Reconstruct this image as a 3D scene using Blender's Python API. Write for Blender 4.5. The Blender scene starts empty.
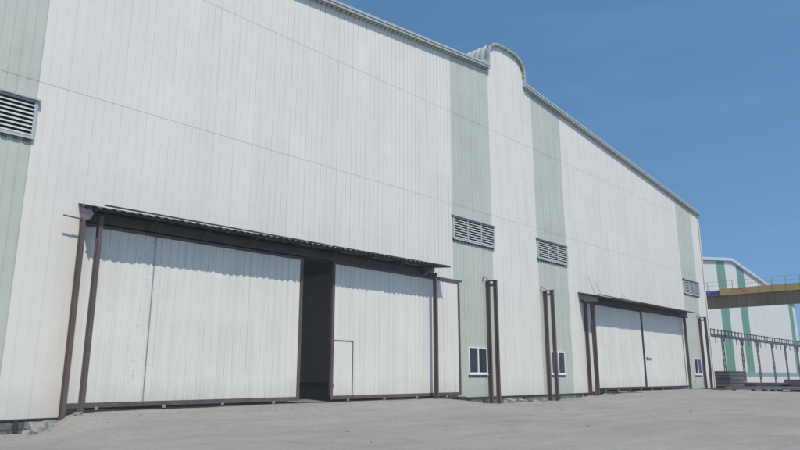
import bpy, math, random
from mathutils import Vector
random.seed(7)
S = bpy.context.scene
COL = S.collection
ZO = 1.5                      # everything is laid out with z = 0 at eye height; lifted at the end

# ------------------------------------------------------------ materials
def new_mat(name):
    m = bpy.data.materials.new(name); m.use_nodes = True
    nt = m.node_tree
    return m, nt, nt.nodes['Principled BSDF']

def N(nt, t, **k):
    n = nt.nodes.new(t)
    for a, v in k.items():
        if a in n.inputs: n.inputs[a].default_value = v
        else: setattr(n, a, v)
    return n

def painted(name, col, rough=.5, var=.06, streak=.08, scale=(1, 1, 1), metallic=0, bump=.0, rust=None, rust_amt=.6,
            panel=0.0, joint=0.0, spec=.4, rust_scale=2.0, grime=0.0, zone=None):
    m, nt, bs = new_mat(name)
    L = nt.links.new
    tc = N(nt, 'ShaderNodeTexCoord')
    mp = N(nt, 'ShaderNodeMapping'); mp.inputs['Scale'].default_value = scale
    L(tc.outputs['Object'], mp.inputs['Vector'])
    n1 = N(nt, 'ShaderNodeTexNoise', Scale=.35, Detail=6, Roughness=.6); L(mp.outputs[0], n1.inputs['Vector'])
    ms = N(nt, 'ShaderNodeMapping'); ms.inputs['Scale'].default_value = (5, 5, .22); L(tc.outputs['Object'], ms.inputs['Vector'])
    n2 = N(nt, 'ShaderNodeTexNoise', Scale=1.0, Detail=5, Roughness=.65); L(ms.outputs[0], n2.inputs['Vector'])
    def scaled(sock, amt):
        a = N(nt, 'ShaderNodeMapRange'); a.inputs['From Min'].default_value = .3; a.inputs['From Max'].default_value = .7
        a.inputs['To Min'].default_value = 1 - amt; a.inputs['To Max'].default_value = 1 + amt * .5
        L(sock, a.inputs['Value']); return a.outputs[0]
    mul = N(nt, 'ShaderNodeMath', operation='MULTIPLY'); L(scaled(n1.outputs[0], var), mul.inputs[0]); L(scaled(n2.outputs[0], streak), mul.inputs[1])
    fac = mul.outputs[0]
    if panel:
        sx = N(nt, 'ShaderNodeSeparateXYZ'); L(tc.outputs['Object'], sx.inputs[0])
        d = N(nt, 'ShaderNodeMath', operation='DIVIDE'); L(sx.outputs[0], d.inputs[0]); d.inputs[1].default_value = .9144
        f = N(nt, 'ShaderNodeMath', operation='FLOOR'); L(d.outputs[0], f.inputs[0])
        zz = N(nt, 'ShaderNodeMath', operation='DIVIDE'); L(sx.outputs[2], zz.inputs[0]); zz.inputs[1].default_value = 5.4
        zf = N(nt, 'ShaderNodeMath', operation='FLOOR'); L(zz.outputs[0], zf.inputs[0])
        cb = N(nt, 'ShaderNodeCombineXYZ'); L(f.outputs[0], cb.inputs[0]); L(zf.outputs[0], cb.inputs[2])
        w = N(nt, 'ShaderNodeTexWhiteNoise', noise_dimensions='3D'); L(cb.outputs[0], w.inputs['Vector'])
        a = N(nt, 'ShaderNodeMapRange'); a.inputs['To Min'].default_value = 1 - panel; a.inputs['To Max'].default_value = 1 + panel * .3
        L(w.outputs['Value'], a.inputs['Value'])
        m2 = N(nt, 'ShaderNodeMath', operation='MULTIPLY'); L(fac, m2.inputs[0]); L(a.outputs[0], m2.inputs[1]); fac = m2.outputs[0]
    if joint:
        sx = N(nt, 'ShaderNodeSeparateXYZ'); L(tc.outputs['Object'], sx.inputs[0])
        # grime running down in thin lines under the sheet laps
        mg = N(nt, 'ShaderNodeMapping'); mg.inputs['Scale'].default_value = (9, 9, .07); L(tc.outputs['Object'], mg.inputs['Vector'])
        ng = N(nt, 'ShaderNodeTexNoise', Scale=1.3, Detail=3, Roughness=.5); L(mg.outputs[0], ng.inputs['Vector'])
        rg = N(nt, 'ShaderNodeMapRange'); rg.inputs['From Min'].default_value = .64; rg.inputs['From Max'].default_value = .74
        rg.inputs['To Min'].default_value = 1; rg.inputs['To Max'].default_value = 1 - joint
        L(ng.outputs[0], rg.inputs['Value'])
        m2 = N(nt, 'ShaderNodeMath', operation='MULTIPLY'); L(fac, m2.inputs[0]); L(rg.outputs[0], m2.inputs[1]); fac = m2.outputs[0]
    if grime:
        sx = N(nt, 'ShaderNodeSeparateXYZ'); L(tc.outputs['Object'], sx.inputs[0])
        nn = N(nt, 'ShaderNodeTexNoise', Scale=.9, Detail=5, Roughness=.7); L(mp.outputs[0], nn.inputs['Vector'])
        ad = N(nt, 'ShaderNodeMath', operation='MULTIPLY_ADD'); L(nn.outputs[0], ad.inputs[0]); ad.inputs[1].default_value = -1.6
        L(sx.outputs[2], ad.inputs[2])
        rg = N(nt, 'ShaderNodeMapRange'); rg.inputs['From Min'].default_value = -1.9; rg.inputs['From Max'].default_value = -.9
        rg.inputs['To Min'].default_value = 1 - grime; rg.inputs['To Max'].default_value = 1
        L(ad.outputs[0], rg.inputs['Value'])
        m2 = N(nt, 'ShaderNodeMath', operation='MULTIPLY'); L(fac, m2.inputs[0]); L(rg.outputs[0], m2.inputs[1]); fac = m2.outputs[0]
    vm = N(nt, 'ShaderNodeVectorMath', operation='SCALE'); vm.inputs[0].default_value = col; L(fac, vm.inputs['Scale'])
    out = vm.outputs[0]
    if rust:
        nr = N(nt, 'ShaderNodeTexNoise', Scale=rust_scale, Detail=8, Roughness=.7); L(mp.outputs[0], nr.inputs['Vector'])
        r = N(nt, 'ShaderNodeMapRange'); r.inputs['From Min'].default_value = rust_amt; r.inputs['From Max'].default_value = rust_amt + .06
        L(nr.outputs[0], r.inputs['Value'])
        rf = r.outputs[0]
        if zone:
            sx = N(nt, 'ShaderNodeSeparateXYZ'); L(tc.outputs['Object'], sx.inputs[0])
            c = N(nt, 'ShaderNodeMath', operation='SUBTRACT'); L(sx.outputs[0], c.inputs[0]); c.inputs[1].default_value = zone[0]
            ab = N(nt, 'ShaderNodeMath', operation='ABSOLUTE'); L(c.outputs[0], ab.inputs[0])
            q = N(nt, 'ShaderNodeMapRange'); q.inputs['From Min'].default_value = zone[1] * .4; q.inputs['From Max'].default_value = zone[1]
            q.inputs['To Min'].default_value = 1; q.inputs['To Max'].default_value = 0; L(ab.outputs[0], q.inputs['Value'])
            q2 = N(nt, 'ShaderNodeMath', operation='MULTIPLY'); L(q.outputs[0], q2.inputs[0]); L(rf, q2.inputs[1]); rf = q2.outputs[0]
        mx = N(nt, 'ShaderNodeMix', data_type='RGBA'); L(rf, mx.inputs['Factor']); L(out, mx.inputs[6]); mx.inputs[7].default_value = (*rust, 1)
        out = mx.outputs[2]
    L(out, bs.inputs['Base Color'])
    bs.inputs['Roughness'].default_value = rough; bs.inputs['Metallic'].default_value = metallic
    bs.inputs['Specular IOR Level'].default_value = spec
    if bump:
        nb = N(nt, 'ShaderNodeTexNoise', Scale=.8, Detail=3); L(mp.outputs[0], nb.inputs['Vector'])
        b = N(nt, 'ShaderNodeBump', Strength=.5, Distance=bump); L(nb.outputs[0], b.inputs['Height']); L(b.outputs[0], bs.inputs['Normal'])
    return m

WHITE = painted('white_sheet', (.695, .66, .59), .55, .035, .045, bump=.035, panel=.035, joint=.07, grime=.12, spec=.3)
GREEN = painted('pale_green_sheet', (.49, .505, .435), .55, .05, .06, bump=.035, panel=.05, joint=.10, grime=.12, spec=.3)
DOORW = painted('door_sheet', (.70, .67, .60), .55, .05, .06, bump=.03, panel=.03, joint=.06, grime=.16, spec=.3, rust=(.36, .34, .32), rust_amt=.70, rust_scale=3)
DOORL = painted('worn_door_sheet', (.70, .67, .60), .55, .06, .09, bump=.04, panel=.04, joint=.10, grime=.2, spec=.3, rust=(.50, .48, .45), rust_amt=.58, rust_scale=8, zone=(10.35, .75))
TRIM = painted('green_grey_trim', (.40, .43, .39), .5, .06, .08)
TRIMD = painted('trim_joint', (.12, .14, .14), .6)
BROWN = painted('brown_steel', (.118, .088, .082), .6, .3, .25, rust=(.16, .105, .085), rust_amt=.57, rust_scale=5)
DARKS = painted('dark_steel', (.045, .043, .043), .6, .25, .2, rust=(.10, .06, .045), rust_amt=.58, rust_scale=4)
GALV = painted('galvanised', (.30, .31, .31), .45, .12, .1, metallic=.2)
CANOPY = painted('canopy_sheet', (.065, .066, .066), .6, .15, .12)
CANOPY2 = painted('dull_end_plate', (.20, .20, .195), .6, .2, .2)
LOUV = painted('louvre_white', (.42, .45, .42), .5, .06, .1)
DARK = painted('louvre_void', (.02, .022, .024), .9)
FRAME = painted('window_white', (.75, .76, .76), .4, .03, .03)
ROOFM = painted('roof_sheet', (.35, .42, .42), .5)
INNER = painted('inner_liner', (.42, .42, .41), .8)
FLOORM = painted('inner_floor', (.20, .20, .19), .8, .2, .1)
FWHITE = painted('far_white_sheet', (.67, .65, .60), .55, .03, .03, panel=.03)
FGREEN = painted('far_green_sheet', (.13, .28, .195), .55, .06, .05)
FTEAL = painted('far_teal_sheet', (.22, .31, .33), .55, .06, .05)
YELLOW = painted('yellow_paint', (.46, .285, .09), .5, .15, .2, scale=(1, 1, 1), rust=(.16, .11, .07), rust_amt=.56, rust_scale=.8)
BEAMD = painted('grimy_brown_beam', (.27, .20, .105), .7, .2, .45)
BLUE = painted('blue_paint', (.03, .07, .30), .45)
STEELP = painted('mill_plate', (.10, .092, .088), .6, .25, .1, rust=(.20, .12, .08), rust_amt=.52, rust_scale=1.2)
STEELB = painted('blue_grey_steel', (.11, .13, .145), .5, .25, .1)
WOOD = painted('dunnage', (.10, .075, .05), .8, .2, .2)

def glass_mat():
    m, nt, bs = new_mat('dark_glass')
    bs.inputs['Base Color'].default_value = (.03, .036, .045, 1); bs.inputs['Roughness'].default_value = .12
    tc = N(nt, 'ShaderNodeTexCoord'); n = N(nt, 'ShaderNodeTexNoise', Scale=1.2, Detail=2); nt.links.new(tc.outputs['Object'], n.inputs['Vector'])
    b = N(nt, 'ShaderNodeBump', Strength=.15, Distance=.02); nt.links.new(n.outputs[0], b.inputs['Height']); nt.links.new(b.outputs[0], bs.inputs['Normal'])
    return m
GLASS = glass_mat()

def ground_mat():
    m, nt, bs = new_mat('dusty_concrete'); L = nt.links.new
    tc = N(nt, 'ShaderNodeTexCoord')
    a = N(nt, 'ShaderNodeTexNoise', Scale=.16, Detail=7, Roughness=.6); L(tc.outputs['Object'], a.inputs['Vector'])
    mp = N(nt, 'ShaderNodeMapping'); mp.inputs['Scale'].default_value = (.35, 1.6, 1); mp.inputs['Rotation'].default_value = (0, 0, .5)
    L(tc.outputs['Object'], mp.inputs['Vector'])
    b = N(nt, 'ShaderNodeTexNoise', Scale=.7, Detail=6, Roughness=.65); L(mp.outputs[0], b.inputs['Vector'])
    c = N(nt, 'ShaderNodeTexNoise', Scale=14, Detail=8, Roughness=.8); L(tc.outputs['Object'], c.inputs['Vector'])
    d = N(nt, 'ShaderNodeTexNoise', Scale=2.2, Detail=8, Roughness=.75); L(tc.outputs['Object'], d.inputs['Vector'])
    r1 = N(nt, 'ShaderNodeValToRGB'); L(a.outputs[0], r1.inputs[0])
    r1.color_ramp.elements[0].position = .35; r1.color_ramp.elements[0].color = (.27, .25, .223, 1)
    r1.color_ramp.elements[1].position = .68; r1.color_ramp.elements[1].color = (.322, .298, .265, 1)
    def rng(s, f0, f1, t0, t1):
        q = N(nt, 'ShaderNodeMapRange'); q.inputs['From Min'].default_value = f0; q.inputs['From Max'].default_value = f1
        q.inputs['To Min'].default_value = t0; q.inputs['To Max'].default_value = t1; L(s, q.inputs['Value']); return q.outputs[0]
    def mul(s, t):
        q = N(nt, 'ShaderNodeMath', operation='MULTIPLY'); L(s, q.inputs[0]); L(t, q.inputs[1]); return q.outputs[0]
    f = mul(rng(b.outputs[0], .35, .7, .90, 1.08), rng(c.outputs[0], .3, .7, .76, 1.18))
    f = mul(f, rng(d.outputs[0], .28, .45, .80, 1.0))
    e = N(nt, 'ShaderNodeTexNoise', Scale=.55, Detail=9, Roughness=.7, Distortion=.8); L(tc.outputs['Object'], e.inputs['Vector'])
    f = mul(f, rng(e.outputs[0], .32, .46, .86, 1.0))
    h = N(nt, 'ShaderNodeTexNoise', Scale=60, Detail=3, Roughness=.6); L(tc.outputs['Object'], h.inputs['Vector'])
    f = mul(f, rng(h.outputs[0], .3, .7, .86, 1.12))
    # fine cracks, mostly filled with dust
    v = N(nt, 'ShaderNodeTexVoronoi', feature='DISTANCE_TO_EDGE', Scale=.23); 
    mw = N(nt, 'ShaderNodeTexNoise', Scale=1.1, Detail=6)
    L(tc.outputs['Object'], mw.inputs['Vector'])
    av = N(nt, 'ShaderNodeVectorMath', operation='ADD'); sv = N(nt, 'ShaderNodeVectorMath', operation='SCALE'); sv.inputs['Scale'].default_value = 1.3
    L(mw.outputs['Color'], sv.inputs[0]); L(sv.outputs[0], av.inputs[0]); L(tc.outputs['Object'], av.inputs[1]); L(av.outputs[0], v.inputs['Vector'])
    f = mul(f, rng(v.outputs['Distance'], .0, .006, .88, 1.0))
    vm = N(nt, 'ShaderNodeVectorMath', operation='SCALE'); L(r1.outputs[0], vm.inputs[0]); L(f, vm.inputs['Scale'])
    L(vm.outputs[0], bs.inputs['Base Color']); bs.inputs['Roughness'].default_value = .95; bs.inputs['Specular IOR Level'].default_value = .15
    bp = N(nt, 'ShaderNodeBump', Strength=.35, Distance=.03); L(c.outputs[0], bp.inputs['Height']); L(bp.outputs[0], bs.inputs['Normal'])
    return m
GROUND = ground_mat()

def plinth_mat():
    m, nt, bs = new_mat('rough_block_plinth'); L = nt.links.new
    tc = N(nt, 'ShaderNodeTexCoord')
    mp = N(nt, 'ShaderNodeMapping'); mp.inputs['Rotation'].default_value = (math.radians(90), 0, 0); L(tc.outputs['Object'], mp.inputs['Vector'])
    br = N(nt, 'ShaderNodeTexBrick', Scale=1.0); br.inputs['Brick Width'].default_value = .75; br.inputs['Row Height'].default_value = .31
    br.inputs['Mortar Size'].default_value = .03; br.inputs['Color1'].default_value = (.11, .11, .105, 1); br.inputs['Color2'].default_value = (.24, .235, .22, 1)
    br.inputs['Mortar'].default_value = (.07, .07, .065, 1); L(mp.outputs[0], br.inputs['Vector'])
    n = N(nt, 'ShaderNodeTexNoise', Scale=3.5, Detail=8, Roughness=.75); L(tc.outputs['Object'], n.inputs['Vector'])
    q = N(nt, 'ShaderNodeMapRange'); q.inputs['From Min'].default_value = .3; q.inputs['From Max'].default_value = .7; q.inputs['To Min'].default_value = .45; q.inputs['To Max'].default_value = 1.35
    L(n.outputs[0], q.inputs['Value'])
    vm = N(nt, 'ShaderNodeVectorMath', operation='SCALE'); L(br.outputs['Color'], vm.inputs[0]); L(q.outputs[0], vm.inputs['Scale'])
    L(vm.outputs[0], bs.inputs['Base Color']); bs.inputs['Roughness'].default_value = .95
    bp = N(nt, 'ShaderNodeBump', Strength=.8, Distance=.05); L(n.outputs[0], bp.inputs['Height']); L(bp.outputs[0], bs.inputs['Normal'])
    return m
PLINTH = plinth_mat()
STONE = painted('broken_concrete', (.30, .29, .27), .9, .3, .0, bump=.03)

# ------------------------------------------------------------ mesh helpers
class MB:
    def __init__(s): s.v = []; s.f = []
    def quad(s, *p):
        b = len(s.v); s.v += [tuple(q) for q in p]; s.f.append(tuple(range(b, b + len(p))))
    def box(s, x0, x1, y0, y1, z0, z1):
        b = len(s.v)
        s.v += [(x0, y0, z0), (x1, y0, z0), (x1, y1, z0), (x0, y1, z0), (x0, y0, z1), (x1, y0, z1), (x1, y1, z1), (x0, y1, z1)]
        s.f += [tuple(b + i for i in t) for t in ((3, 2, 1, 0), (4, 5, 6, 7), (0, 1, 5, 4), (1, 2, 6, 5), (2, 3, 7, 6), (3, 0, 4, 7))]
    def bar(s, a, b_, w, h=None):
        """square bar between two points"""
        a = Vector(a); b_ = Vector(b_); h = h or w
        d = (b_ - a).normalized(); up = Vector((0, 0, 1)) if abs(d.z) < .95 else Vector((0, 1, 0))
        r = d.cross(up).normalized(); u = r.cross(d)
        n = len(s.v)
        for p in (a, b_):
            for i, j in ((-1, -1), (1, -1), (1, 1), (-1, 1)): s.v.append(tuple(p + r * (i * w / 2) + u * (j * h / 2)))
        s.f += [tuple(n + i for i in t) for t in ((0, 1, 2, 3), (7, 6, 5, 4), (0, 4, 5, 1), (1, 5, 6, 2), (2, 6, 7, 3), (3, 7, 4, 0))]
    def prism(s, pts, a0, a1, axis='y'):
        """polygon pts (2D) extruded along axis"""
        n = len(pts); b = len(s.v)
        for a in (a0, a1):
            for p in pts:
                s.v.append((p[0], a, p[1]) if axis == 'y' else ((a, p[0], p[1]) if axis == 'x' else (p[0], p[1], a)))
        s.f.append(tuple(b + i for i in range(n))); s.f.append(tuple(b + n + i for i in reversed(range(n))))
        for i in range(n):
            j = (i + 1) % n; s.f.append((b + i, b + n + i, b + n + j, b + j))
    def cyl(s, a, b_, r, n=12):
        a = Vector(a); b_ = Vector(b_); d = (b_ - a).normalized(); up = Vector((0, 0, 1)) if abs(d.z) < .95 else Vector((0, 1, 0))
        q = d.cross(up).normalized(); u = q.cross(d); k = len(s.v)
        for p in (a, b_):
            for i in range(n):
                t = 2 * math.pi * i / n; s.v.append(tuple(p + q * (r * math.cos(t)) + u * (r * math.sin(t))))
        s.f.append(tuple(k + i for i in range(n))); s.f.append(tuple(k + n + i for i in reversed(range(n))))
        for i in range(n):
            j = (i + 1) % n; s.f.append((k + i, k + n + i, k + n + j, k + j))
    def ibeam(s, x, y, z0, z1, w=.12, d=.22, t=.018):
        """vertical H section, flanges facing +-y"""
        s.box(x - w / 2, x + w / 2, y - d / 2, y - d / 2 + t, z0, z1)
        s.box(x - w / 2, x + w / 2, y + d / 2 - t, y + d / 2, z0, z1)
        s.box(x - t / 2, x + t / 2, y - d / 2 + t, y + d / 2 - t, z0 + .002, z1 - .002)
    def build(s, name, mat, parent=None, bevel=0, smooth=False, loc=None):
        me = bpy.data.meshes.new(name)
        vs = s.v
        if loc: vs = [(a - loc[0], b - loc[1], c - loc[2]) for a, b, c in vs]
        me.from_pydata(vs, [], s.f); me.materials.append(mat); me.update()
        import bmesh
        bm = bmesh.new(); bm.from_mesh(me); bmesh.ops.recalc_face_normals(bm, faces=bm.faces); bm.to_mesh(me); bm.free()
        if smooth:
            for p in me.polygons: p.use_smooth = True
        o = bpy.data.objects.new(name, me); COL.objects.link(o)
        if loc: o.location = loc
        if parent: o.parent = parent
        if bevel:
            md = o.modifiers.new('b', 'BEVEL'); md.width = bevel; md.segments = 1; md.limit_method = 'ANGLE'
        return o

def tag(o, label=None, cat=None, group=None, kind=None):
    for k, v in (('label', label), ('category', cat), ('group', group), ('kind', kind)):
        if v: o[k] = v
    return o
def empty(name, loc, label, cat, group=None, rz=0):
    o = bpy.data.objects.new(name, None); COL.objects.link(o); o.location = loc; o.rotation_euler.z = rz
    o.empty_display_size = .5
    return tag(o, label, cat, group)
def copy_tree(o, parent=None):
    c = o.copy(); COL.objects.link(c)
    if parent: c.parent = parent
    for ch in list(o.children):
        copy_tree(ch, c)
    return c

# ------------------------------------------------------------ ground
def sm(a, b, x):
    t = max(0, min(1, (x - a) / (b - a))); return t * t * (3 - 2 * t)
PROF = [(-50, -1.66), (7.4, -1.66), (8.6, -1.12), (17, -1.08), (25.6, -1.10), (27.4, -1.36), (30, -1.47), (36, -1.50), (40, -1.40), (42.6, -1.30), (44.5, -1.12),
        (60, -1.10), (62.5, -1.22), (66, -1.32), (72, -1.42), (5000, -1.42)]
def prof(x):
    for (a, za), (b, zb) in zip(PROF, PROF[1:]):
        if x <= b: return za + (zb - za) * sm(0, 1, (x - a) / (b - a))
    return -1.42
from mathutils import noise
def gz(x, y):
    t = sm(-.3, -7.0, y)                # 0 at the wall, 1 in the open yard
    xs = x + (min(0, y) * .28 if x < 14 else 0) * -1 * sm(14, 9, x)    # ramp side runs out to the left
    z = prof(xs) * (1 - t) + (-1.50) * t
    if -60 < x < 150 and -60 < y < 40:
        z += .020 * noise.noise((x * .35, y * .35, 0)) + .010 * noise.noise((x * 1.5, y * 1.5, 3))
    return z
def axis(segs):
    out = []
    for a, b, st in segs:
        n = max(1, round((b - a) / st)); out += [a + (b - a) * i / n for i in range(n)]
    return out + [segs[-1][1]]
xs = axis([(-900, -200, 175), (-200, -20, 30), (-20, 2, 2), (2, 32, .25), (32, 75, .5), (75, 150, 5), (150, 500, 50), (500, 1400, 225)])
ys = axis([(-900, -200, 175), (-200, -40, 20), (-40, -22, 1.5), (-22, -9, .4), (-9, .5, .2), (.5, 10, .8), (10, 100, 10), (100, 500, 80), (500, 1400, 225)])
g = MB()
for y in ys:
    for x in xs: g.v.append((x, y, gz(x, y)))
nx = len(xs)
for j in range(len(ys) - 1):
    for i in range(nx - 1):
        a = j * nx + i; g.f.append((a, a + 1, a + nx + 1, a + nx))
go = g.build('ground', GROUND, smooth=True); tag(go, 'pale grey dusty concrete yard in front of the warehouse', 'ground', kind='structure')

# ------------------------------------------------------------ main warehouse
XL, XR, XC = 1.0, 66.57, 33.79
SL = .1035
def eave(x): return 18.93 - SL * abs(x - XC)
MX0, MX1 = 31.4, 35.40          # roof ventilator
def mon(x):                     # its curved top
    h = (MX1 - MX0) / 2; u = abs(x - (MX0 + MX1) / 2) / h
    return 19.35 + 1.38 * max(0, 1 - u ** 3.1) ** (1 / 3.1)
def top(x): return mon(x) if MX0 <= x <= MX1 else eave(x)

W = empty('warehouse', (XC, 0, -1.4), 'large white corrugated warehouse with pale green stripes and brown sliding doors', 'warehouse')
def wp(mb, name, mat, parent=None, **k):        # part of the warehouse (meshes carry world coordinates)
    o = mb.build(name, mat, parent or W, **k)
    if (parent or W) is W: o.location = Vector(o.location) - W.location
    return o

SEAMS = (9.28, 14.70)
DOORS = ((8.75, 25.75, 4.88), (42.9, 59.6, 4.95))
VENTS = [(2.58, 6.40), (27.58, 31.45), (36.2, 39.98), (60.98, 64.80)]
WINS = [(28.74, 30.42), (37.22, 38.92), (61.75, 63.45)]
def cladding(mb, x0, x1, holes=(), zb=-1.15, pitch=.3048, topf=top, seams=SEAMS, y=0.0, lap=.007, gd=None, gw=.028):
    n = max(1, round((x1 - x0) / pitch)); p = (x1 - x0) / n
    if gd is None: gd = .016 if x0 > 27 else .024
    if x0 < 27 and gd > .02: gw = .034
    def strip(a, b, yo, base):
        """vertical strip of sheet from a to b at depth yo, split by laps"""
        tops = (topf(a + 1e-4), topf(b - 1e-4))
        lv = [base] + [s for s in seams if base < s < min(tops)]
        for i, z0 in enumerate(lv):
            k = sum(1 for s in seams if s <= z0 + 1e-6)
            yy = y + yo - lap * k
            last = i == len(lv) - 1
            z1a, z1b = (tops if last else (lv[i + 1],) * 2)
            mb.quad((a, yy, z0), (b, yy, z0), (b, yy, z1b), (a, yy, z1a))
            if k: mb.quad((a, yy, z0), (a, yy + lap, z0), (b, yy + lap, z0), (b, yy, z0))
    def side(x, base, gd):
        t = topf(x); lv = [base] + [s for s in seams if base < s < t] + [t]
        for i in range(len(lv) - 1):
            k = sum(1 for s in seams if s <= lv[i] + 1e-6); yy = y - lap * k
            mb.quad((x, yy, lv[i]), (x, yy + gd, lv[i]), (x, yy + gd, lv[i + 1]), (x, yy, lv[i + 1]))
    def base_at(xm):
        for a, b, t in holes:
            if a < xm < b: return t
        return zb(xm) if callable(zb) else zb
    edges = sorted({h for a, b, t in holes for h in (a, b) if x0 < h < x1})
    for i in range(n):
        a = x0 + p * i; b = a + p
        cuts = [a] + [e for e in edges if a + .04 < e < b - gw - .02] + [b - gw]
        for c0, c1 in zip(cuts, cuts[1:]):
            strip(c0, c1, 0, base_at((c0 + c1) / 2))
        bb = base_at(b - gw / 2)
        d_ = gd * (1 if i % 3 == 2 else (.75 if x0 < 27 else .35))
        strip(b - gw, b, d_, bb); side(b - gw, bb, d_); side(b, bb, d_)

zbase = lambda x: -1.27 if x < 9 else -1.14
m = MB()
for a, b in ((XL, 2.72), (6.36, 27.62), (31.30, MX0), (MX0, MX1), (MX1, 36.30), (39.96, 60.84), (64.50, XR)):
    cladding(m, a, b, DOORS, zbase)
wp(m, 'front_wall', WHITE)
for a, b in ((2.72, 6.36), (27.62, 31.30), (36.30, 39.96), (60.84, 64.50)):
    m = MB(); cladding(m, a, b, (), zbase); wp(m, 'green_stripe', GREEN)

# liner behind the sheet, side and rear walls, roof, floor
DEP = 70
m = MB()
for a, b, z0 in ((XL + .05, DOORS[0][0], -1.3), (DOORS[0][0], DOORS[0][1], DOORS[0][2] + .02), (DOORS[0][1], DOORS[1][0], -1.3), (DOORS[1][0], DOORS[1][1], DOORS[1][2] + .02), (DOORS[1][1], XR - .05, -1.3)):
    pts = [(a, z0), (b, z0), (b, eave(b) - .05)] + ([(XC, eave(XC) - .05)] if a < XC < b else []) + [(a, eave(a) - .05)]
    m.prism(pts, .06, .22)
wp(m, 'wall_liner', INNER)
m = MB()
def side_clad(mb, x, out):
    n = round(DEP / .3048)
    for i in range(n):
        y0 = DEP * i / n; y1 = DEP * (i + 1) / n
        mb.quad((x, y0, -1.5), (x, y1 - .035, -1.5), (x, y1 - .035, eave(x)), (x, y0, eave(x)))
        mb.quad((x - out * .022, y1 - .035, -1.5), (x - out * .022, y1, -1.5), (x - out * .022, y1, eave(x)), (x - out * .022, y1 - .035, eave(x)))
    mb.box(min(x - out * .03, x - out * .2), max(x - out * .03, x - out * .2), .25, DEP - .02, -1.5, eave(x) - .02)
side_clad(m, XR, 1); wp(m, 'side_wall', WHITE)
m = MB(); side_clad(m, XL, -1); wp(m, 'side_wall', WHITE)
m = MB()
for a, b, z0 in ((XL, 8, -1.5), (8, 24, 7.5), (24, XR, -1.5)):      # unseen rear opening, added to let light into the hall
    m.prism([(a, z0), (b, z0), (b, eave(b))] + ([(XC, eave(XC))] if a < XC < b else []) + [(a, eave(a))], DEP, DEP + .2)
wp(m, 'rear_wall', WHITE)
m = MB(); sk = MB()
for s in (-1, 1):
    xo = XL - .25 if s < 0 else XR + .25
    xi = MX0 + .1 if s < 0 else MX1 - .1
    y = -.05
    while y < DEP:
        for mb, w_ in ((m, 5.4 if y > 10 else 16), (sk if s < 0 else m, 2.0)):
            y2 = min(y + w_, DEP + .4); mb.prism([(xo, eave(xo) + .02), (xi, eave(xi) + .02), (xi, eave(xi) + .14), (xo, eave(xo) + .14)], y, y2 - .002); y = y2
            if y >= DEP: break
wp(m, 'roof', ROOFM)
def fill_sheet():
    mt, nt, bs = new_mat('added_rooflight_sheet'); t = nt.nodes.new('ShaderNodeBsdfTranslucent'); t.inputs[0].default_value = (.85, .87, .85, 1)
    nt.links.new(t.outputs[0], nt.nodes['Material Output'].inputs[0]); return mt
wp(sk, 'added_rooflight', fill_sheet())  # translucent roof strips, out of view, added to brighten the hall inside
m = MB(); m.box(XL + .1, XR - .1, .23, DEP - .1, -1.6, -1.07); m.box(DOORS[0][0], DOORS[0][1], -.02, .229, -1.6, -1.072); m.box(DOORS[1][0], DOORS[1][1], -.02, .229, -1.6, -1.072)
wp(m, 'floor_slab', FLOORM)
# inside frames (steel portal columns) seen faintly through the gap
m = MB()
for x in (18.4, 34, 50):
    for y in (14, 28, 42, 56): m = MB(); m.ibeam(x, y, -1.07, eave(x) - .3, .35, .6, .03); wp(m, 'inner_column', GALV)

# rake trim: two bands with a dark joint and the corrugated closure below
def rake(x0, x1):
    t = MB(); j = MB(); c = MB()
    def band(mb, lo, hi, y0, y1):
        mb.prism([(x0, eave(x0) + lo), (x1, eave(x1) + lo), (x1, eave(x1) + hi), (x0, eave(x0) + hi)], y0, y1)
    band(t, .11, .24, -.30, -.10); band(t, -.02, .085, -.27, -.10); band(j, .075, .13, -.255, -.08)
    n = int((x1 - x0) / .3048)
    for i in range(n):
        a = x0 + (x1 - x0) * (i + .12) / n; b = a + .15
        c.prism([(a, eave(a) - .11), (b, eave(b) - .11), (b, eave(b) - .025), (a, eave(a) - .025)], -.20, -.05)
    o = wp(t, 'rake_trim', TRIM)
    k = j.build('trim_joint', TRIMD, o); k2 = c.build('closure_strip', TRIM, o)
rake(XL - .25, MX0 - .07); rake(MX1 + .07, XR + .25)

# vertical corner flashing
m = MB(); m.box(XR - .16, XR + .03, -.075, -.05, -1.2, eave(XR) - .2); m.box(XR + .005, XR + .03, -.05, .25, -1.2, eave(XR) - .2); wp(m, 'corner_flashing', WHITE)
# bottom flashing
m = MB()
for a, b, z in ((XL, 8.6, -1.27), (25.9, 42.7, -1.14), (59.8, XR, -1.14)):
    m = MB(); m.box(a, b, -.045, -.003, z - .035, z + .02); wp(m, 'base_flashing', DARKS)

# roof ventilator: curved cladding running back along the ridge
cx = (MX0 + MX1) / 2
def vprof(off, k=26):
    pts = []
    h = (MX1 - MX0) / 2
    for i in range(k + 1):
        a = math.pi * i / k
        c, s_ = math.cos(a), math.sin(a)
        u = -math.copysign(abs(c) ** .645, c); w = abs(s_) ** .645
        pts.append((cx + u * (h + off), 19.35 + w * (1.40 + off)))
    return pts
V = MB()
ny = int(30 / .1)
rows = []
for j in range(ny + 1):
    y = -.02 + j * .1
    off = .03 + .07 * (.5 + .5 * math.cos(2 * math.pi * y / .42))
    rows.append((y, vprof(off)))
for y, pr in rows:
    for p in pr: V.v.append((p[0], y, p[1]))
k = len(rows[0][1])
for j in range(ny):
    for i in range(k - 1):
        a = j * k + i; V.f.append((a, a + 1, a + k + 1, a + k))
V.box(MX0 + .02, MX0 + .12, .02, 30, 18.2, 19.45); V.box(MX1 - .12, MX1 - .02, .02, 30, 18.2, 19.45)
vent_o = wp(V, 'roof_ventilator', TRIM)
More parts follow.
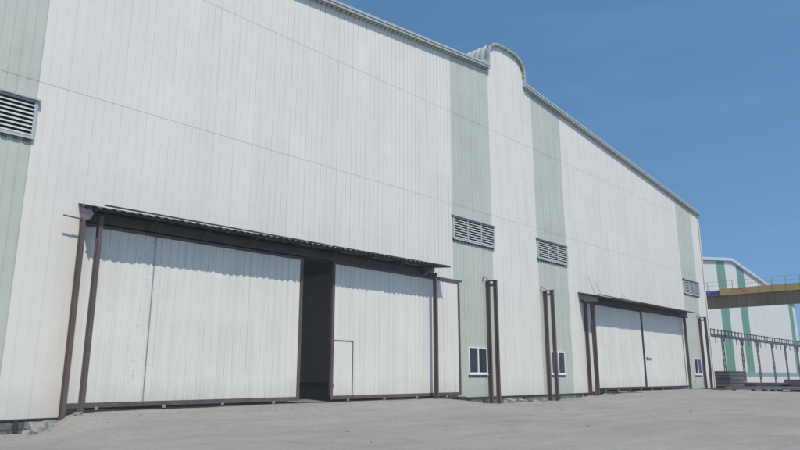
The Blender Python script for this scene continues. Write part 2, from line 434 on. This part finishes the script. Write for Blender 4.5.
m = MB(); m.box(MX0 - .06, MX0 + .01, .05, 30, 18.5, 19.4); m.box(MX1 - .01, MX1 + .06, .05, 30, 18.5, 19.4); m.build('ventilator_side', WHITE, vent_o)
# trim following the curve on the gable + short upright ends
m = MB(); d = MB()
po = vprof(.07); pi_ = vprof(-.01)
ptso = [(MX0 - .14, eave(MX0) + .02)] + po + [(MX1 + .14, eave(MX1) + .02)]
ptsi = [(MX0 + .01, eave(MX0) + .02)] + pi_ + [(MX1 - .01, eave(MX1) + .02)]
for i in range(len(ptso) - 1):
    m.prism([ptsi[i], ptsi[i + 1], ptso[i + 1], ptso[i]], -.22, -.04)
m.build('ventilator_trim', TRIM, vent_o)
pd = vprof(-.08)
for i in range(5, len(pd) - 1):
    a, b = pd[i], pd[i + 1]
    q = (a[0] * .45 + b[0] * .55, a[1] * .45 + b[1] * .55)
    e0, e1 = pi_[i], (pi_[i][0] * .45 + pi_[i + 1][0] * .55, pi_[i][1] * .45 + pi_[i + 1][1] * .55)
    d.prism([a, q, e1, e0], -.20, -.05)
d.build('closure_strip', TRIM, vent_o)

# louvred vents
def vent(x0, x1, z0=7.27, z1=8.56):
    f = MB(); s = MB(); h = MB()
    y = -.10
    f.box(x0, x1, y, -.001, z0, z0 + .09); f.box(x0, x1, y, -.001, z1 - .06, z1)
    for i in range(4):
        xa = x0 + (x1 - x0 - .1) * i / 3; f.box(xa, xa + .10, y - .003, -.002, z0 + .003, z1 - .003)
    o = wp(f, 'louvre_vent', LOUV)
    nb = 8; dz = (z1 - z0 - .17) / nb
    for i in range(nb):
        zz = z0 + .10 + dz * i
        s.prism([(-.110, zz), (-.095, zz + .005), (-.055, zz + dz * .50), (-.070, zz + dz * .50)], x0 + .1, x1 - .1, 'x')
    s.build('louvre_slats', LOUV, o)
    b = MB(); b.box(x0 + .05, x1 - .05, -.028, -.026, z0 + .05, z1 - .05); b.build('vent_backing', DARK, o)
    h.prism([(-.0, z1 + .12), (-.17, z1 + .03), (-.17, z1 - .005), (-.155, z1 + .01), (-.0, z1 + .09)], x0 - .06, x1 + .06, 'x')
    h.build('drip_hood', GALV, o)
    t = MB(); n = 12
    for i in range(n):
        a = x0 + (x1 - x0) * i / n + .04; t.box(a, a + .17, -.075, -.004, z0 - .075, z0 - .012)
    t.build('sheet_closure', DARKS, o)
for a, b in VENTS: vent(a, b)

def window(x0, x1, z0=.07, z1=1.50):
    f = MB(); t = .075
    f.box(x0, x1, -.07, .0, z0, z0 + t + .02); f.box(x0, x1, -.07, .0, z1 - t, z1)
    f.box(x0, x0 + t, -.068, 0, z0 + t, z1 - t); f.box(x1 - t, x1, -.068, 0, z0 + t, z1 - t)
    xm = (x0 + x1) / 2; f.box(xm - .045, xm + .045, -.072, 0, z0 + t, z1 - t)
    o = wp(f, 'window', FRAME)
    for a, b, yy in ((x0 + t, xm - .045, -.030), (xm + .045, x1 - t, -.036)):
        g_ = MB(); g_.box(a - .01, b + .01, yy, yy + .006, z0 + t - .01, z1 - t + .01); g_.build('pane', GLASS, o)
    d = MB()
    n = 6
    for i in range(n):
        a = x0 + (x1 - x0) * i / n + .04; d.box(a, a + .16, -.05, -.004, z0 - .11, z0 - .035)
    d.build('sheet_closure', DARKS, o)
    s = MB(); s.box(x0 - .04, x1 + .04, -.10, -.003, z0 - .035, z0 - .002); s.build('window_sill', FRAME, o)
for a, b in WINS: window(a, b)

# plinth of rough blocks
for a, b, z1, yb in ((XL, 8.5, -1.31, -.0), (25.9, 42.9, -1.18, -.0), (59.7, XR, -1.18, -.0)):
    m = MB(); x = a
    while x < b - .01:
        w = min(random.uniform(.45, .95), b - x)
        if b - x - w < .2: w = b - x
        m.box(x + .008, x + w - .008, -.012 - random.uniform(0, .045), .04, -2.0, z1 - random.uniform(0, .035)); x += w
    m.box(a, b, .01, .2, -2.0, z1)
    wp(m, 'plinth', PLINTH)
m = MB()
for x in (1.9, 5.1, 6.9, 28.6, 30.0, 33.9, 37.9, 40.6, 41.3):
    m = MB(); m.box(x - .06, x + .06, -.13, -.063, -1.9, -1.165 if x > 10 else -1.29); wp(m, 'plinth_stub', DARKS)

# ---- sliding doors
def leaf(x0, x1, z0, z1, y, left_frame=True, right_frame=True, wicket=None, name='sliding_door', seam=None, fr=.13, fm=None, pm=None):
    f = MB(); yf, yb = y - .07, y + .05
    f.box(x0, x1, yf, yb, z0, z0 + fr * 1.15); f.box(x0, x1, yf, yb, z1 - fr * .8, z1)
    if left_frame: f.box(x0, x0 + fr, yf - .003, yb - .003, z0 + .002, z1 - .002)
    if right_frame: f.box(x1 - fr, x1, yf - .003, yb - .003, z0 + .002, z1 - .002)
    o = wp(f, name, fm or BROWN)
    p = MB(); a, b = x0 + (fr if left_frame else .02), x1 - (fr if right_frame else .02)
    za, zt = z0 + fr * 1.15, z1 - fr * .8
    if wicket:
        wx0, wx1, wz = wicket
        cladding(p, a, b, ((wx0, wx1, wz),), za, topf=lambda x: zt, seams=(), y=y - .045, gd=.018, gw=.03)
        p.box(a, b, y - .015, y + .02, wz + .03, zt)
        p.box(wx1 + .03, b, y - .015, y + .02, za, wz + .03)
    else:
        cladding(p, a, b, (), za, topf=lambda x: zt, seams=(), y=y - .045, gd=.018, gw=.03)
        p.box(a, b, y - .015, y + .02, za, zt)
    p.build('door_panel', pm or DOORW, o)
    if seam:
        s = MB(); s.box(seam - .03, seam + .015, y - .052, y - .036, za, zt); s.build('panel_joint', GALV, o)
    if wicket:
        w = MB(); t = .05
        w.box(wx0, wx1 - t, y - .062, y - .02, wz - t, wz + .0); w.box(wx1 - t, wx1, y - .062, y - .02, za, wz)
        wo = w.build('wicket_door', BROWN, o)
        q = MB(); q.box(wx0 + .01, wx1 - t, y - .052, y - .0, za, wz - t)
        q.build('wicket_panel', DOORW, wo)
        # the latch side carries two small hinges
        hg = MB(); hg.box(wx0 + .005, wx0 + .03, y - .075, y - .055, z0 + .5, z0 + .62); hg.build('hinge', BROWN, wo); hg = MB(); hg.box(wx0 + .005, wx0 + .03, y - .075, y - .055, z0 + 1.9, z0 + 2.02); hg.build('hinge', BROWN, wo)
    n = 4
    for i in range(n):
        x = x0 + (x1 - x0) * (i + .45) / n
        r = MB(); r.box(x - .05, x + .05, y - .09, y - .03, z0 - .14, z0 + .02)
        r.cyl((x, y - .05, z0 - .06), (x, y + .02, z0 - .06), .06, 10); r.build('door_roller', GALV, o)
    return o
leaf(8.08, 17.15, -.98, 4.84, -.24, seam=10.62, left_frame=False, pm=DOORL)
leaf(18.80, 27.72, -.98, 4.90, -.24, wicket=(18.93, 20.08, 1.50))
leaf(43.0, 50.62, -.96, 4.95, -.24, left_frame=False, fr=.14, fm=DARKS)
leaf(50.64, 59.25, -.96, 5.00, -.24, right_frame=False, fr=.12, fm=DARKS)
# old rusty mark on left leaf, latch on far door
m = MB(); m.box(51.0, 51.9, -.36, -.32, 1.27, 1.33); m.box(51.0, 51.06, -.35, -.29, 1.2, 1.4); wp(m, 'door_latch', DARKS)
m = MB(); m.box(25.35, 25.75, -.30, -.14, 4.93, 5.12); m.box(8.1, 25.3, -.29, -.15, 4.905, 4.99); wp(m, 'door_track', DARKS); m = MB(); m.box(25.3, 28.0, -.288, -.152, 4.907, 4.99); wp(m, 'door_track', BROWN)  # stretch under the canopy gets darker steel: canopy shade put into the colour
m = MB(); m.box(41.6, 60.6, -.29, -.15, 5.005, 5.13); wp(m, 'door_track', DARKS)
m = MB(); m.box(8.2, 28.1, -.33, -.13, -1.10, -1.06); wp(m, 'floor_rail', DARKS)
m = MB(); m.box(42.0, 60.0, -.33, -.13, -1.12, -1.06); wp(m, 'floor_rail', DARKS)

# ---- canopies
def canopy(x0, x1, d, zo0, zo1, zw, lath0, plates, rods=()):
    """corrugated sheet from the wall (zw) out to y=-d; ribs run out from the wall"""
    s = MB(); nstep = 8; pit = .30
    n = int((x1 - x0) / (pit / nstep))
    rows = []
    def zz(x, t): 
        u = (x - x0) / (x1 - x0)
        zo = zo0 + (zo1 - zo0) * u; a = 2 * math.pi * (x - x0) / pit
        wave = .024 * max(-1, min(1, 1.6 * math.sin(a)))
        return zw + (zo - zw) * t + wave + .008 * math.sin(x * 1.3) * t
    for i in range(n + 1):
        x = x0 + (x1 - x0) * i / n
        # ragged front edge: each sheet has its own length
        k = int((x - x0) / .8); dd = d + .012 * math.sin(k * 2.3) 
        for t in (0, 1):
            for o_ in (0, .006): s.v.append((x, -.004 - (dd - .004) * t, zz(x, t) + o_))
    for i in range(n):
        b = i * 4; c = b + 4
        s.f += [(b, b + 2, c + 2, c), (b + 1, c + 1, c + 3, b + 3), (b + 2, b + 3, c + 3, c + 2), (b, c, c + 1, b + 1)]
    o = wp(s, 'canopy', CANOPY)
    r = MB()
    def at(x, t, dz=0): 
        u = (x - x0) / (x1 - x0); zo = zo0 + (zo1 - zo0) * u
        return (x, -.03 - (d - .05) * t, zw + (zo - zw) * t + dz)
    px0, px1 = plates
    r.bar(at(x0 - .05, .90, -.060), at(px1 + .15, .90, -.060), .03, .05)
    r.bar(at(px0 - .0, .93, -.065), at(px1 + .1, .93, -.065), .05, .06)
    r.bar(at(px0, .5, -.055), at(px1, .5, -.055), .05, .05)
    nb = max(2, round((px1 - px0) / 2.2))
    for i in range(nb + 1):
        x = px0 + .1 + (px1 - px0 - .2) * i / nb
        r.bar(at(x, 0, -.10), at(x, .97, -.10), .05, .07)
        r.bar((x, -.08, zw - .62), at(x, .85, -.13), .04, .04)
    r.build('canopy_frame', DARKS, o)
    l = MB(); l.bar(at(lath0, 1.0, .10), at(lath0 + 9.5, 1.0, .055), .04, .05); l.bar(at(lath0 + 9.6, 1.0, .05), at(x1 - .2, 1.0, .04), .04, .04)
    l.build('edge_lath', DARKS, o)
    b = MB()                                    # boxed head behind the track
    b.box(px0, px1, -.135, -.05, zw - .66, zw - .12); b.box(px0, px1, -.36, -.30, zw - .60, zw - .28)
    b.build('head_board', CANOPY, o)
    for x in (px0, px1):
        e = MB(); zt = at(x, 1)[2] - .09
        e.prism([(-.06, zw - .10), (-(d - .18), zt), (-(d - .10), zt - .14), (-(d - .24), zt - .26), (-.34, zw - .62), (-.34, zw - .50), (-.06, zw - .50)], x - .008, x + .008, 'x')
        e.build('end_plate', CANOPY2, o)
    if rods:
        for x, h in rods:
            t = MB(); t.bar((x + 1.25, -.035, zw + h), at(x + .02, .75, .03), .014); t.build('tie_rod', DARKS, o)
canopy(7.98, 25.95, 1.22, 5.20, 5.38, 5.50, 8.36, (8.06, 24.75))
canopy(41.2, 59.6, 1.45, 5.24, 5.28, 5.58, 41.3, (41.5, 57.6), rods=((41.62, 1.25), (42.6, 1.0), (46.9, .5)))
m = MB(); m.bar((7.45, -.34, 4.97), (8.1, -.34, 4.93), .035, .04); wp(m, 'track_stub', BROWN)

# ---- guide posts
def post(x, y, z0, z1):
    m = MB(); m.ibeam(x, y, z0, z1); m.box(x - .11, x + .11, y - .15, y + .15, z0 - .02, z0 + .02)
    return wp(m, 'guide_post', BROWN)
post(8.04, -.42, -1.55, 4.90); post(8.44, -.78, -1.30, 5.02); post(25.15, -.78, -1.20, 5.05)
for x in (30.56, 36.72, 63.88):
    post(x, -.14, -1.60, 5.20); post(x + .02, -.62, -1.60, 5.22)
    m = MB(); m.box(x - .08, x + .10, -.74, -.03, 5.22, 5.27); m.box(x - .05, x + .07, -.52, -.24, 4.95, 5.0); wp(m, 'post_tie', DARKS)
    m = MB(); m.cyl((x + .0, -.38, 5.02), (x + .12, -.38, 5.02), .09, 12); wp(m, 'guide_roller', GALV)
    m = MB(); m.bar((x - .1, -.3, 5.27), (x - .35, -.1, 5.50), .025); m.bar((x - .35, -.1, 5.50), (x - .35, -.03, 5.2), .025); wp(m, 'hook_bar', DARKS)
post(41.95, -.14, -1.50, 5.2); post(42.05, -.62, -1.45, 5.2); post(58.75, -.62, -1.2, 5.15)

# ------------------------------------------------------------ rubble, stones, scrap
def rock(r, seed, sq=(1, 1, .7)):
    import bmesh
    bm = bmesh.new(); bmesh.ops.create_cube(bm, size=1.6 * r)
    bmesh.ops.subdivide_edges(bm, edges=bm.edges, cuts=2, use_grid_fill=True)
    rnd = random.Random(seed)
    for v in bm.verts:
        n = v.co.normalized() * r
        v.co = v.co.lerp(n, .35); v.co += Vector([rnd.uniform(-.13, .13) * r for _ in range(3)])
        v.co = Vector((v.co.x * sq[0], v.co.y * sq[1], v.co.z * sq[2]))
    me = bpy.data.meshes.new('rock'); bm.to_mesh(me); bm.free(); me.materials.append(STONE); return me
def put_rock(x, y, r, seed, label, cat='rubble', group=None, sq=(1, 1, .7), name='concrete_chunk', rz=None, sink=.45, dz=0):
    o = bpy.data.objects.new(name, rock(r, seed, sq)); COL.objects.link(o)
    o.location = (x, y, gz(x, y) + r * sq[2] * sink + dz); o.rotation_euler = (random.uniform(-.2, .2), random.uniform(-.2, .2), seed * 1.3 if rz is None else rz)
    return tag(o, label, cat, group)
put_rock(7.35, -.55, .26, 1, 'broken concrete block lying left of the rusty door post foot', sq=(1.1, .8, .95), rz=.2)
put_rock(7.75, -.38, .18, 2, 'small concrete chunk nearest the foot of the leftmost rusty post', sq=(1.3, .9, .8))
put_rock(7.05, -.70, .13, 3, 'low stone at the left end of the rubble by the leftmost post')
put_rock(8.22, -1.15, .10, 4, 'small rough lump on the ramp edge beside the leftmost posts', sq=(1.3, .8, .6))
G1 = 'rubble along the wall between the two big doors'
for i, (x, y, r) in enumerate(((31.5, -.35, .13), (32.0, -.4, .20), (32.5, -.3, .15), (33.0, -.5, .17), (33.6, -.35, .12), (34.4, -.4, .16), (35.0, -.3, .1), (35.6, -.45, .13), (29.3, -.3, .1))):
    put_rock(x, y, r, 20 + i, 'grey rubble piece at the wall base between the two big doors', group=G1, sq=(1.3, 1, .8))
G2 = 'small stones scattered on the yard'
for i, (px, py, r) in enumerate(((12.6, -8.2, .05), (15.1, -9.6, .035), (11.2, -10.6, .04), (22.0, -8.0, .05), (19.0, -12.0, .04), (30, -11, .05), (27, -6.5, .06), (16.5, -6.0, .04), (36, -9, .06), (14.0, -12.3, .03))):
    put_rock(px, py, r, 50 + i, 'small dark stone lying on the open yard', 'stone', G2, name='stone', sq=(1.4, 1, .6))
gr = MB(); rnd = random.Random(3)
for i in range(1500):
    if i < 800: x = rnd.uniform(6, 60); y = -abs(rnd.gauss(0, 1.4)) - .35
    else: x = rnd.uniform(8, 45); y = rnd.uniform(-13.5, -1)
    q = rnd.choice((.008, .012, .018, .028)) * (1.5 if y > -4 else 1); z = gz(x, y)
    b = len(gr.v); a0 = rnd.uniform(0, 6)
    for k_ in range(5): gr.v.append((x + q * math.cos(a0 + k_ * 1.257) * rnd.uniform(.7, 1.4), y + q * math.sin(a0 + k_ * 1.257) * rnd.uniform(.7, 1.3), z - .002))
    gr.v.append((x + q * .2, y, z + q * rnd.uniform(.5, 1.0)))
    for k_ in range(5): gr.f.append((b + k_, b + (k_ + 1) % 5, b + 5))
tag(gr.build('gravel', painted('grit', (.20, .19, .175), .95, .4, 0)), 'loose grit and gravel scattered over the concrete yard', 'gravel', kind='stuff')
m = MB(); z = gz(43.6, -1.0); m.bar((42.6, -.7, z + .10), (45.3, -1.6, z + .06), .09); m.bar((43.6, -.5, z + .05), (43.9, -1.9, z + .30), .07); m.bar((44.6, -1.2, z + .2), (46.2, -1.9, z + .02), .06)
tag(m.build('scrap_bars', DARKS, loc=(43.6, -1.0, z)), 'bent scrap bars lying at the left post of the far door', 'scrap')
z = gz(63.5, -.9)
m = MB(); m.box(60.9, 65.9, -1.25, -.98, z - .03, z + .16); m.box(61.5, 66.4, -.90, -.72, z - .03, z + .12)
tag(m.build('steel_beam', DARKS, loc=(63.5, -.9, z), bevel=.01), 'dark steel beams lying at the foot of the last post pair', 'steel beam')

# ------------------------------------------------------------ far warehouse
FY = 10.0; FX0, FX1, FC = 72.8, 146.3, 109.5
def feave(x): return 17.45 - .115 * abs(x - FC)
FW = empty('far_warehouse', (FC, FY, -1.4), 'white gabled warehouse with dark green stripes behind the yellow crane beam', 'warehouse')
def fp(mb, name, mat, parent=None, **k):
    o = mb.build(name, mat, parent or FW, **k); o.location = Vector(o.location) - (FW.location if parent is None else Vector((0, 0, 0))); return o
stripes = [(74.6, 77.0), (102.75, 106.6), (112.2, 115.9), (141.6, 144.5)]
m = MB(); edges_ = [FX0] + [v for s in stripes for v in s] + [FX1]
for i in range(0, len(edges_), 2):
    cladding(m, edges_[i], edges_[i + 1], (), -.05, pitch=.5, topf=feave, seams=(), y=FY)
fp(m, 'front_wall', FWHITE)
for a, b in stripes:
    m = MB(); cladding(m, a, b, (), -.05, pitch=.5, topf=feave, seams=(), y=FY); fp(m, 'green_stripe', FGREEN)
m = MB(); m.box(FX0, FX1, FY - .05, FY + .1, -.10, .50); fp(m, 'teal_band', FTEAL)
m = MB(); m.box(FX0, FX1, FY - .02, FY + .2, -1.6, -.10); fp(m, 'base_wall', FWHITE)
m = MB()
m.prism([(FX0, -1.5), (FX1 - .02, -1.5), (FX1 - .02, feave(FX1) - .05), (FC, feave(FC) - .05), (FX0, feave(FX0) - .05)], FY + .25, FY + 60); fp(m, 'hall_body', FWHITE)
m = MB()
m.prism([(FX0 - .4, feave(FX0) + .0), (FC, feave(FC) + .05), (FC, feave(FC) + .5), (FX0 - .4, feave(FX0) + .45)], FY - .35, FY + 60)
m.prism([(FC, feave(FC) + .05), (FX1 + .4, feave(FX1) - .0), (FX1 + .4, feave(FX1) + .45), (FC, feave(FC) + .5)], FY - .35, FY + 60)
fp(m, 'roof', painted('far_roof', (.55, .58, .60), .5))

# ------------------------------------------------------------ crane girder
GX = 85.0
K = empty('crane_runway', (GX, 0, -1.4), 'yellow topped brown crane girder with a handrail spanning beyond the warehouse corner', 'crane girder')
def kp(mb, name, mat, parent=None, **k):
    o = mb.build(name, mat, parent or K, **k)
    if parent is None: o.location = Vector(o.location) - K.location
    return o
Y0, Y1 = -45, 8.6
m = MB(); m.box(GX, GX + .7, Y0, Y1, 8.08, 9.40); m.box(GX - .12, GX + .8, Y0, Y1, 7.98, 8.08)
for y in [Y0 + 3.4 * i for i in range(1, 16)]: m.box(GX - .06, GX - .001, y, y + .05, 8.085, 9.395)
kp(m, 'girder', BEAMD)
m = MB(); m.box(GX - .62, GX + .9, Y0, 4.1, 9.45, 9.52); m.box(GX - .70, GX - .60, Y0, 4.1, 9.42, 10.20); m.box(GX + .3, GX + .9, Y0, Y1, 9.522, 10.2); kp(m, 'walkway', YELLOW)
m = MB(); m.box(GX - .62, GX + .29, 4.12, Y1, 9.42, 9.50); m.box(GX - .45, GX + .2, 6.2, 8.3, 9.502, 10.1); m.box(GX - .4, GX + .1, 4.3, 4.75, 9.502, 10.0); kp(m, 'drive_unit', painted('dark_grey_drive', (.06, .065, .08), .6))
m = MB(); m.cyl((GX - .38, 4.95, 9.82), (GX - .38, 5.95, 9.82), .27, 16); m.cyl((GX - .38, 4.8, 9.82), (GX - .38, 4.95, 9.82), .12, 12); m.box(GX - .6, GX - .15, 5.2, 5.7, 9.50, 9.62); kp(m, 'drive_motor', BLUE)
RAIL = painted('pale_rail', (.30, .26, .21), .6)
m = MB()
ypos = [5.5 - 1.42 * i for i in range(36)]
for y in ypos: m.box(GX - .74, GX - .69, y - .03, y + .03, 9.42, 11.12)
for z in (11.1, 10.65): m.bar((GX - .72, ypos[0], z), (GX - .72, ypos[-1], z), .028)
kp(m, 'handrail', RAIL)
for y in (8.2, -40):
    m = MB(); m.box(GX - .1, GX + .8, y - .4, y + .4, -1.6, 7.97); kp(m, 'support_column', painted('column_concrete', (.28, .27, .25), .8))

# ------------------------------------------------------------ cable rack on lattice trestles
RY = 5.0
R_ = empty('cable_rack', (100, RY, -1.4), 'long overhead rack with comb pins on slender lattice trestles before the far warehouse', 'cable rack')
def rp(mb, name, mat, parent=None, **k):
    o = mb.build(name, mat, parent or R_, **k); 
    if parent is None: o.location = Vector(o.location) - R_.location
    return o
RACK = painted('rack_steel', (.10, .09, .095), .6, .2, .2)
m = MB(); m.box(70, 136, RY - .14, RY + .14, 4.50, 4.66); m.box(70, 136, RY - .14, RY - .09, 4.74, 4.84); m.box(70, 136, RY + .09, RY + .14, 4.72, 4.80)
x = 70
i = 0
while x < 136:
    m.box(x, x + .12, RY - .22, RY - .12, 4.63, 5.42); m.box(x, x + .10, RY - .3, RY + .2, 5.30, 5.38)
    if i % 2 == 0: m.box(x + .3, x + .38, RY - .20, RY - .12, 3.85, 4.56); m.box(x+.2, x + .48, RY - .20, RY - .12, 3.78, 3.86)
    m.bar((x, RY - .1, 4.60), (x + 1.28, RY - .1, 4.78), .05)
    x += 1.28; i += 1
rp(m, 'rack_beam', RACK)
colx = [78.6, 86.0, 93.3, 100.1, 107.2, 114.2, 121.3, 128.4]
for x in colx:
    m = MB(); w = .30
    for sx in (-w, w): m.box(x + sx - .045, x + sx + .045, RY - .05, RY + .05, -1.5, 4.5)
    z = -1.4; s = 1
    while z < 4.3:
        m.bar((x - w * s, RY, z), (x + w * s, RY, z + .72), .065); z += .72; s = -s
    m.box(x - .38, x + .38, RY - .1, RY + .1, 4.40, 4.545)
    o = rp(m, 'trestle', RACK)
    m = MB(); m.box(x - .2, x + .2, RY - .24, RY - .11, 4.02, 4.38); m.build('junction_box', painted('dull_blue', (.06, .10, .20), .5) if x == colx[0] else bpy.data.materials['dull_blue'], o)

# ------------------------------------------------------------ steel stock beyond the corner
def stack(name, loc, rz, sx, sy, layers, h, mat, label, jitter=.25, gap=.0, sleepers=True):
    root = empty(name, loc, label, 'steel stack', 'stacks of steel beyond the warehouse corner', rz)
    z = 0
    if sleepers:
        m = MB()
        for k in range(4):
            xx = -sx / 2 + sx * (k + .5) / 4; m.box(xx - .1, xx + .1, -sy / 2, sy / 2, -.05, .16)
        m.build('sleepers', WOOD, root); z = .162
    for k in range(layers):
        m = MB(); a = random.uniform(-jitter, jitter); b = random.uniform(-jitter, jitter) * .4; c = random.uniform(-jitter, jitter)
        m.box(-sx / 2 + a, sx / 2 + c, -sy / 2 + b, sy / 2 + b, z, z + h * .9)
        m.build('steel_plate', mat[k % len(mat)], root, bevel=.008); z += h
    return root
hz = MB(); hz.box(-910, 1410, -910, 1410, -3.2, 23.5)
hm = bpy.data.materials.new('air'); hm.use_nodes = True; hn = hm.node_tree; hn.nodes.clear()
ho = hn.nodes.new('ShaderNodeOutputMaterial'); hv = hn.nodes.new('ShaderNodeVolumePrincipled')
hv.inputs['Color'].default_value = (.93, .95, .96, 1); hv.inputs['Density'].default_value = .0013; hv.inputs['Anisotropy'].default_value = .2
hn.links.new(hv.outputs[0], ho.inputs['Volume'])
tag(hz.build('haze', hm), 'thin pale haze filling the air over the yard', 'haze', kind='stuff')
gl = -1.44
stack('steel_rack', (77.0, 2.3, gl), .0, 5.0, 2.5, 9, .195, [DARKS, STEELP, DARKS, BROWN], 'tall dark stack of rusty steel right behind the warehouse corner', .12)
stack('plate_stack', (80.5, -1.6, gl), math.radians(-88), 6.2, 3.0, 4, .14, [STEELB, STEELP], 'flat stack of grey plates on sleepers under the lattice trestles', .35)
stack('bar_stack', (70.6, -3.0, gl), math.radians(-66), 6.6, 1.3, 2, .13, [STEELP, STEELB, DARKS], 'low pile of long bars nearest the yard in front of the plate stack', .4)
stack('bar_stack', (74.0, -4.2, gl), math.radians(-60), 5.2, 1.4, 3, .14, [DARKS, STEELP], 'low dark bar pile between the plate stack and the tall plate pile', .4)
stack('plate_stack', (73.8, -7.6, gl), math.radians(-80), 6.0, 2.6, 6, .155, [STEELP, BROWN, DARKS], 'higher brown plate stack cut by the right edge of the photo', .35)
stack('plate_stack', (88.0, -5.5, gl), math.radians(-70), 9, 3, 3, .14, [STEELB, STEELP], 'pale grey plate stack behind the two bar piles', .35)

# ------------------------------------------------------------ light, sky, camera
def sun_dir():
    return Vector((-.42, -1.0, 1.60)).normalized()      # towards the sun
sd = sun_dir()
elev = math.asin(sd.z); az = math.atan2(sd.x, sd.y)      # clockwise from +Y
L = bpy.data.lights.new('sun', 'SUN'); L.energy = 3.9; L.angle = math.radians(.53); L.color = (1, .95, .885)
lo = bpy.data.objects.new('sun', L); COL.objects.link(lo); lo.rotation_euler = (-sd).to_track_quat('-Z', 'Y').to_euler(); lo.location = (0, -40, 60)
w = bpy.data.worlds.new('World'); S.world = w; w.use_nodes = True
nt = w.node_tree; bg = nt.nodes['Background']
sky = nt.nodes.new('ShaderNodeTexSky'); sky.sky_type = 'NISHITA'; sky.sun_disc = False
sky.sun_elevation = elev; sky.sun_rotation = az % (2 * math.pi); sky.altitude = 0; sky.air_density = 1.0; sky.dust_density = .4; sky.ozone_density = 3.0
tint = nt.nodes.new('ShaderNodeMix'); tint.data_type = 'RGBA'; tint.blend_type = 'MULTIPLY'; tint.inputs['Factor'].default_value = 1
tint.inputs[7].default_value = (.70, .985, 1.03, 1)
tc = nt.nodes.new('ShaderNodeTexCoord'); va = nt.nodes.new('ShaderNodeVectorMath'); va.operation = 'ADD'; va.inputs[1].default_value = (0, 0, .25)
nt.links.new(tc.outputs['Generated'], va.inputs[0]); vn = nt.nodes.new('ShaderNodeVectorMath'); vn.operation = 'NORMALIZE'
nt.links.new(va.outputs[0], vn.inputs[0]); nt.links.new(vn.outputs[0], sky.inputs[0])
mpw = nt.nodes.new('ShaderNodeMapping'); mpw.inputs['Scale'].default_value = (1.2, 1.2, 7); mpw.inputs['Rotation'].default_value = (.15, .1, 0); nt.links.new(tc.outputs['Generated'], mpw.inputs[0])
nw = nt.nodes.new('ShaderNodeTexNoise'); nw.inputs['Scale'].default_value = 2.2; nw.inputs['Detail'].default_value = 7; nw.inputs['Distortion'].default_value = .6; nt.links.new(mpw.outputs[0], nw.inputs['Vector'])
rw = nt.nodes.new('ShaderNodeMapRange'); rw.inputs['From Min'].default_value = .5; rw.inputs['From Max'].default_value = .8; rw.inputs['To Max'].default_value = .10; nt.links.new(nw.outputs[0], rw.inputs['Value'])
cl = nt.nodes.new('ShaderNodeMix'); cl.data_type = 'RGBA'; cl.inputs[7].default_value = (3.2, 3.9, 4.6, 1); nt.links.new(rw.outputs[0], cl.inputs['Factor']); nt.links.new(sky.outputs[0], cl.inputs[6])
nt.links.new(cl.outputs[2], tint.inputs[6]); nt.links.new(tint.outputs[2], bg.inputs[0]); bg.inputs[1].default_value = .158

for o in list(COL.objects):
    if o.parent is None and o.type != 'LIGHT': o.location.z += ZO

cam = bpy.data.cameras.new('camera'); co = bpy.data.objects.new('camera', cam); COL.objects.link(co)
cam.sensor_width = 36; cam.lens = 36 * 657.6 / 800; cam.clip_end = 12000; cam.clip_start = .1
co.location = (0, -22, ZO)
co.rotation_euler = (math.radians(90 + 12.8976), math.radians(0), math.radians(-46.7675))
S.camera = co
S.render.engine = 'CYCLES'
S.view_settings.view_transform = 'Standard'; S.view_settings.look = 'None'; S.view_settings.gamma = 1; S.view_settings.use_curve_mapping = False
S.view_settings.exposure = 0
